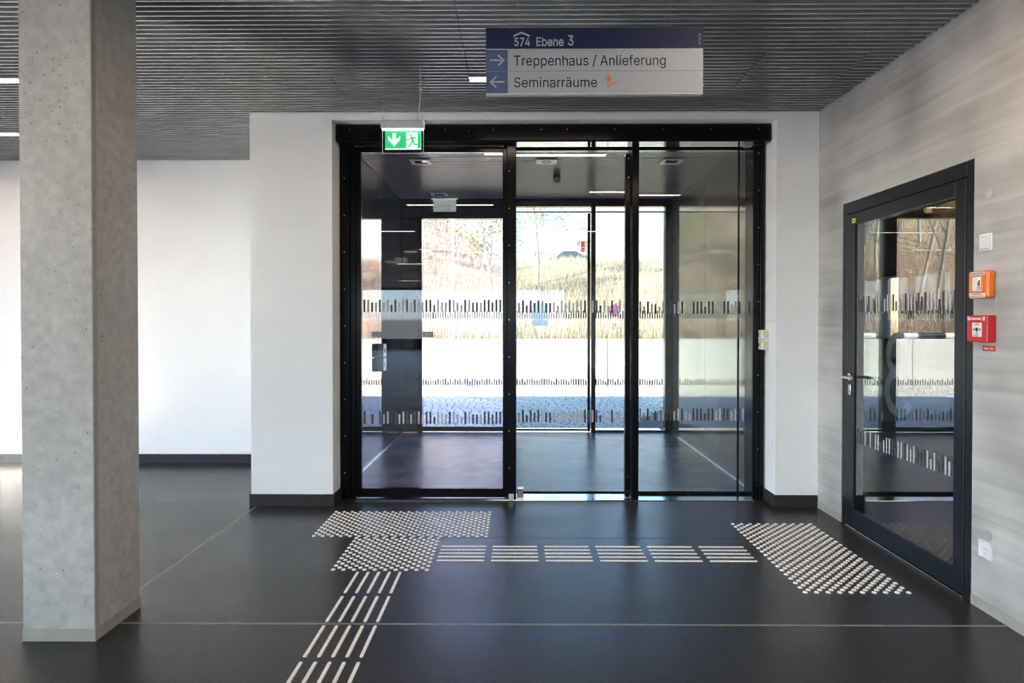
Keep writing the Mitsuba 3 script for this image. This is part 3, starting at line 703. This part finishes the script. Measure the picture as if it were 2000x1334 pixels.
def cobbles():
    V, Fc, n0 = [], [], 0
    y = 8.72
    r = random.Random(5)
    k = 0
    while y < 14.25:
        dy = 0.115
        half = 0.9 + 0.52 * (y - 8.0)
        x = -half - 3.2 + (0.06 if k % 2 else 0)
        while x < half:
            wdt = r.uniform(0.10, 0.16)
            m = np.array([[-.5, -.5, -1], [.5, -.5, -1], [.5, .5, -1], [-.5, .5, -1], [-.5, -.5, -.4], [.5, -.5, -.4], [.5, .5, -.4], [-.5, .5, -.4], [-.36, -.36, 0], [.36, -.36, 0], [.36, .36, 0], [-.36, .36, 0]]) * ((wdt - 0.014), dy - 0.014, 0.022)
            a = r.uniform(-0.06, 0.06)
            R = np.array([[math.cos(a), -math.sin(a)], [math.sin(a), math.cos(a)]])
            m[:, :2] = m[:, :2] @ R.T
            m[:, 2] += r.uniform(-0.003, 0.003)
            V.append(m + (x + wdt / 2, y + r.uniform(-.008, .008), ZG))
            q = [[0, 1, 5, 4], [1, 2, 6, 5], [2, 3, 7, 6], [3, 0, 4, 7], [4, 5, 9, 8], [5, 6, 10, 9], [6, 7, 11, 10], [7, 4, 8, 11], [8, 9, 10, 11]]
            Fc += [[n0 + i for i in f] for f in q]
            n0 += 12
            x += wdt
        y += dy
        k += 1
    return np.vstack(V), np.array(Fc)


put('cobbles', cobbles(), 'm_cobble', 'pavement', kind='stuff')
RW = S('retaining_wall', bx(-16, 16, 14.40, 14.70, -0.3, 1.02), 'm_concrete_out', 'pale concrete retaining wall across the lane')
for i in range(16):
    put('panel', cbx(-16 + 2 * i + 0.006, -14 + 2 * i - 0.006, 14.34, 14.40, -0.3, 1.028, 0.006), 'm_concrete_out', 'retaining_wall')
t = thing('barrier_pipe', 'dark and white banded pipe barrier lying along the retaining wall', 'barrier')
x = -14.0
while x < -2.6:
    put('dark_band', cyl((x, 14.5, 1.10), (x + 0.62, 14.5, 1.10), 0.06, n=16), 'm_anthracite', t, smooth=40)
    put('white_band', cyl((x + 0.62, 14.5, 1.10), (x + 0.92, 14.5, 1.10), 0.06, n=16), 'm_plastic', t, smooth=40)
    x += 0.92
for x in np.arange(-13.7, -2.6, 1.84):
    put('foot', cyl((x, 14.5, 1.03), (x, 14.5, 1.10), 0.025, n=8), 'm_anthracite', t)


def hz(x, y):
    """height of the slope behind the wall"""
    s = np.clip((y - 15.6) / 15.4, 0, 1)
    left = np.clip((-0.6 - x) / 3.6, 0, 1)
    far = np.clip((y - 31.0) / 39.0, 0, 1)
    return 0.95 + (3.2 + 2.6 * left) * s * s * (3 - 2 * s) + 3.15 * far + 0.25 * (meshkit.fbm(np.stack([x * 0.35, y * 0.35, x * 0], -1), 3) - 0.5) * np.clip(s * 4, 0, 1)


gx, gy = np.meshgrid(np.linspace(-44, 44, 110), np.concatenate([[14.70], np.linspace(15.2, 34, 48), np.linspace(36, 74, 12), [110]]), indexing='ij')
gz = hz(gx, gy)
n1, n2 = gx.shape
idx = np.arange(n1 * n2).reshape(n1, n2)
S('hillside', (np.stack([gx, gy, gz], -1).reshape(-1, 3), np.stack([idx[:-1, :-1], idx[1:, :-1], idx[1:, 1:], idx[:-1, 1:]], -1).reshape(-1, 4)), 'm_hill', 'sloping bank with dry grass behind the retaining wall', smooth=True)


def blades(n, xr, yr, hr, seed, w=0.012):
    r = np.random.default_rng(seed)
    x, y = r.uniform(*xr, n), yr[0] + (yr[1] - yr[0]) * r.uniform(0, 1, n) ** 1.5
    b = np.stack([x, y, hz(x, y) - 0.03], -1)
    hh = r.uniform(*hr, n)
    hh *= np.where(y > 23, 0.45, 1.0)
    lean = r.normal(0, 0.28, (n, 2)) * hh[:, None]
    a = r.uniform(0, np.pi, n)
    d = np.stack([np.cos(a), np.sin(a), 0 * a], -1) * w * (0.6 + y[:, None] / 30)
    mid = b + np.concatenate([lean * 0.35, hh[:, None] * 0.55], 1)
    top = b + np.concatenate([lean, hh[:, None]], 1)
    V = np.stack([b - d, b + d, mid + d * .8, mid - d * .8, top], 1).reshape(-1, 3)
    k = np.arange(n)[:, None] * 5
    return V, np.concatenate([k + [0, 1, 2], k + [0, 2, 3], k + [3, 2, 4]], 0)


put('dry_grass', blades(34000, (-14, 9), (14.9, 31), (0.2, 0.9), 1, 0.006), 'm_straw', kind='stuff', label='tall dry straw grass covering the bank', cat='grass')
put('green_grass', blades(9000, (-2, 9), (15, 27), (0.12, 0.45), 2, 0.005), 'm_leaf', kind='stuff', label='short fresh green grass among the straw on the bank', cat='grass')


def branchy(base, height, r0, seed, levels=3, spread=0.55, kids=5, lean=(0, 0)):
    r = np.random.default_rng(seed)
    trunk, twigs, tips = [], [], []

    def grow(p, d, L, rad, lv):
        n = 5 if lv == 0 else 3
        pts = [np.array(p, float)]
        dd = np.array(d, float)
        for i in range(n):
            dd = dd + r.normal(0, 0.09 if lv == 0 else 0.2, 3) + (0, 0, 0.05)
            dd /= np.linalg.norm(dd)
            pts.append(pts[-1] + dd * L / n)
        rr = np.linspace(rad, rad * 0.45, n + 1)
        (trunk if lv < 2 else twigs).append(tube(pts, rr, 6 if lv < 1 else 4 if lv < 2 else 3, False))
        tips.append(pts[-1])
        if lv < levels:
            for i in range(kids + (2 if lv == 0 else 0)):
                s = r.uniform(0.3 if lv == 0 else 0.2, 1.0)
                j = min(int(s * n), n - 1)
                q = pts[j] + (pts[j + 1] - pts[j]) * (s * n - j)
                out = r.normal(0, 1, 3)
                out -= dd * (out @ dd)
                out /= np.linalg.norm(out)
                nd = dd * (1 - spread * 0.6) + out * spread + (0, 0, 0.15)
                grow(q, nd / np.linalg.norm(nd), L * r.uniform(0.32, 0.5), rad * (1 - 0.6 * s) * 0.5, lv + 1)
    grow(base, (lean[0], lean[1], 1), height, r0, 0)
    return cat(*trunk), cat(*twigs), np.array(tips)


def leaves(tips, n, size, seed, rad=0.35):
    r = np.random.default_rng(seed)
    c = tips[r.integers(0, len(tips), n)] + r.normal(0, rad, (n, 3))
    a, b = r.normal(0, 1, (n, 3)), r.normal(0, 1, (n, 3))
    a /= np.linalg.norm(a, axis=1, keepdims=True)
    b /= np.linalg.norm(b, axis=1, keepdims=True)
    V = np.stack([c - a * size, c + b * size * .5, c + a * size, c - b * size * .5], 1).reshape(-1, 3)
    k = np.arange(n)[:, None] * 4
    return V, np.concatenate([k + [0, 1, 2], k + [0, 2, 3]], 0)


TREES = [(0.75, 24, 4.6, 0.07, 1, 'bushy tree with yellow green buds seen through the middle glass door', 5000, 0.6, 6),
         (-0.85, 21, 3.8, 0.06, 2, 'tree with thin green leaves seen through the left glass door near the mullion', 3500, 0.45, 6),
         (4.6, 20, 5.5, 0.05, 3, 'thin leaning bare tree seen through the right glass pane', 0, 0.35, 4)]
for x, y, hh, r0, sd, lab, nl, spr, kd in TREES:
    t = thing('tree', lab, 'tree')
    tr, tw, tips = branchy((x, y, float(hz(np.array(x), np.array(float(y)))) - 0.1), hh, r0, sd, spread=spr, kids=kd, lean=(0.02 if sd != 3 else -0.16, 0))
    put('trunk', tr, 'm_bark', t, smooth=60)
    put('twigs', tw, 'm_twig', t, kind='stuff')
    if nl:
        put('leaves', leaves(tips, nl, 0.055, sd, 0.22), 'm_leaf', t, kind='stuff')
# trees farther left, which the stair door and the right vestibule wall mirror
r = np.random.default_rng(8)
for row, where in enumerate(('low on the bank', 'halfway up the bank', 'high on the bank')):
    spots = []
    for i in range(6):
        y = 16.2 + 4.2 * row + 0.7 * i
        spots.append((-0.30 * (y - 8) - 1.2 + r.uniform(-0.30 * y, 0.05 * y) if i % 3 == 0 else 4.4 - 0.60 * y + r.uniform(-2.0, 3.2), y))
    for i, (x, y) in enumerate(sorted(spots)):
        nth = ('farthest left', 'second from the left', 'third from the left', 'third from the right', 'second from the right', 'farthest right')[i]
        t = thing('tree', f'pale bare tree {where}, {nth} in its row', 'tree', 'bare trees on the bank left of the view')
        tr, tw, tips = branchy((x, y, float(hz(np.array(x), np.array(y))) - 0.1), r.uniform(5.5, 8.0), 0.055, 40 + row * 6 + i, spread=0.42, kids=7, lean=(r.uniform(-.2, .2), 0))
        put('trunk', tr, 'm_bark', t, smooth=60)
        put('twigs', tw, 'm_twig', t, kind='stuff')
# lamp post and traffic sign
t = thing('lamp_post', 'slim white lamp post standing on the cobbles before the retaining wall', 'post')
put('pole', cyl((-1.38, 14.1, ZG), (-1.38, 14.1, 6.5), 0.035, 0.03, n=12), 'm_plastic', t, smooth=40)
put('sleeve', cyl((-1.38, 14.1, ZG), (-1.38, 14.1, 1.0), 0.048, n=12), 'm_grey_plastic', t, smooth=40)
t = thing('traffic_sign', 'round red and blue no stopping sign on a post behind the retaining wall', 'sign')
put('post', cyl((2.3, 15.38, 0.8), (2.3, 15.38, 1.86), 0.025, n=10), 'm_grey_plastic', t)
put('disc', cyl((2.3, 15.35, 1.673), (2.3, 15.34, 1.673), 0.138, n=32), 'm_red', t)
put('blue_field', front(flat(Point(0, 0).buffer(0.105).difference(union_all([LineString([(-.12, -.12), (.12, .12)]).buffer(0.014), LineString([(-.12, .12), (.12, -.12)]).buffer(0.014)])), 0.002), 2.3, 15.338, 1.673), 'm_blue', t)
put('plate', bx(2.22, 2.38, 15.34, 15.35, 1.38, 1.51), 'm_plastic', t)
put('lower_plate', bx(2.255, 2.345, 15.34, 15.35, 1.22, 1.36), 'm_blue', t)
# houses on the hill
t = thing('house', 'large white block of flats on the hill behind the right panes', 'building')
put('wall', bx(9.7, 27, 85, 97, 6.5, 17), 'm_house', t)
for x in (11.5, 17.0, 21.5):
    for z in (8.4, 11.7):
        f = put('window', bx(x, x + 1.3, 84.9, 85.0, z, z + 1.6), 'm_plastic', t)
        put('pane', bx(x + 0.1, x + 1.2, 84.86, 84.9, z + 0.1, z + 1.5), 'm_blind', f)
t = thing('house', 'pale narrow house with a balcony on the hill behind the middle glass door', 'building')
put('wall', bx(6.9, 8.4, 75, 82, 7.0, 11.9), 'm_house', t)
put('roof', bx(7.0, 8.0, 74.8, 78, 11.9, 12.6), 'm_roof', t)
put('balcony', bx(6.3, 8.4, 73.6, 75, 10.35, 10.5), 'm_grey_plastic', t)
put('red_panel', bx(7.3, 7.75, 74.5, 74.6, 9.2, 10.35), 'm_red', t)
for z in (8.5, 9.1, 9.7):
    put('railing', cyl((6.3, 73.6, z), (7.2, 73.6, z), 0.04, n=6), 'm_grey_plastic', t)
for x in (6.3, 7.2):
    put('railing', cyl((x, 73.6, 7.0), (x, 73.6, 10.4), 0.05, n=6), 'm_grey_plastic', t)
t = thing('garage', 'low white garage with a sloping roof on the hill left of the narrow house', 'building')
put('wall', axes(flat(Polygon([(0, 0), (4.0, 0), (4.0, 2.2), (0.2, 2.6)]), 5), (2.4, 83, 6.9), (1, 0, 0), (0, 0, 1), (0, -1, 0)), 'm_house', t)
put('roof', axes(flat(Polygon([(-0.2, 2.6), (4.2, 2.2), (4.2, 2.35), (-0.2, 2.75)]), 5.2), (2.4, 83.1, 6.9), (1, 0, 0), (0, 0, 1), (0, -1, 0)), 'm_roof', t)
t = thing('car', 'dark blue car parked on top of the bank behind the middle glass door', 'car')
cz, cy, cx = 6.95, 66.0, 3.1
prof = Polygon([(0, 0.25), (0, 0.72), (0.25, 0.85), (1.0, 0.95), (1.6, 1.42), (2.9, 1.45), (3.6, 1.05), (4.1, 0.98), (4.2, 0.3)])
put('body', axes(flat(prof, 1.65), (cx, cy + 1.65, cz), (1, 0, 0), (0, 0, 1), (0, -1, 0)), 'm_car', t)
put('window', axes(flat(Polygon([(1.15, 0.97), (1.66, 1.36), (2.82, 1.38), (3.3, 1.06)]), 0.01), (cx, cy, cz), (1, 0, 0), (0, 0, 1), (0, -1, 0)), 'm_window', t)
for x in (0.8, 3.3):
    put('wheel', cyl((cx + x, cy - 0.02, cz + 0.3), (cx + x, cy + 0.18, cz + 0.3), 0.31, n=20), 'm_dark', t)
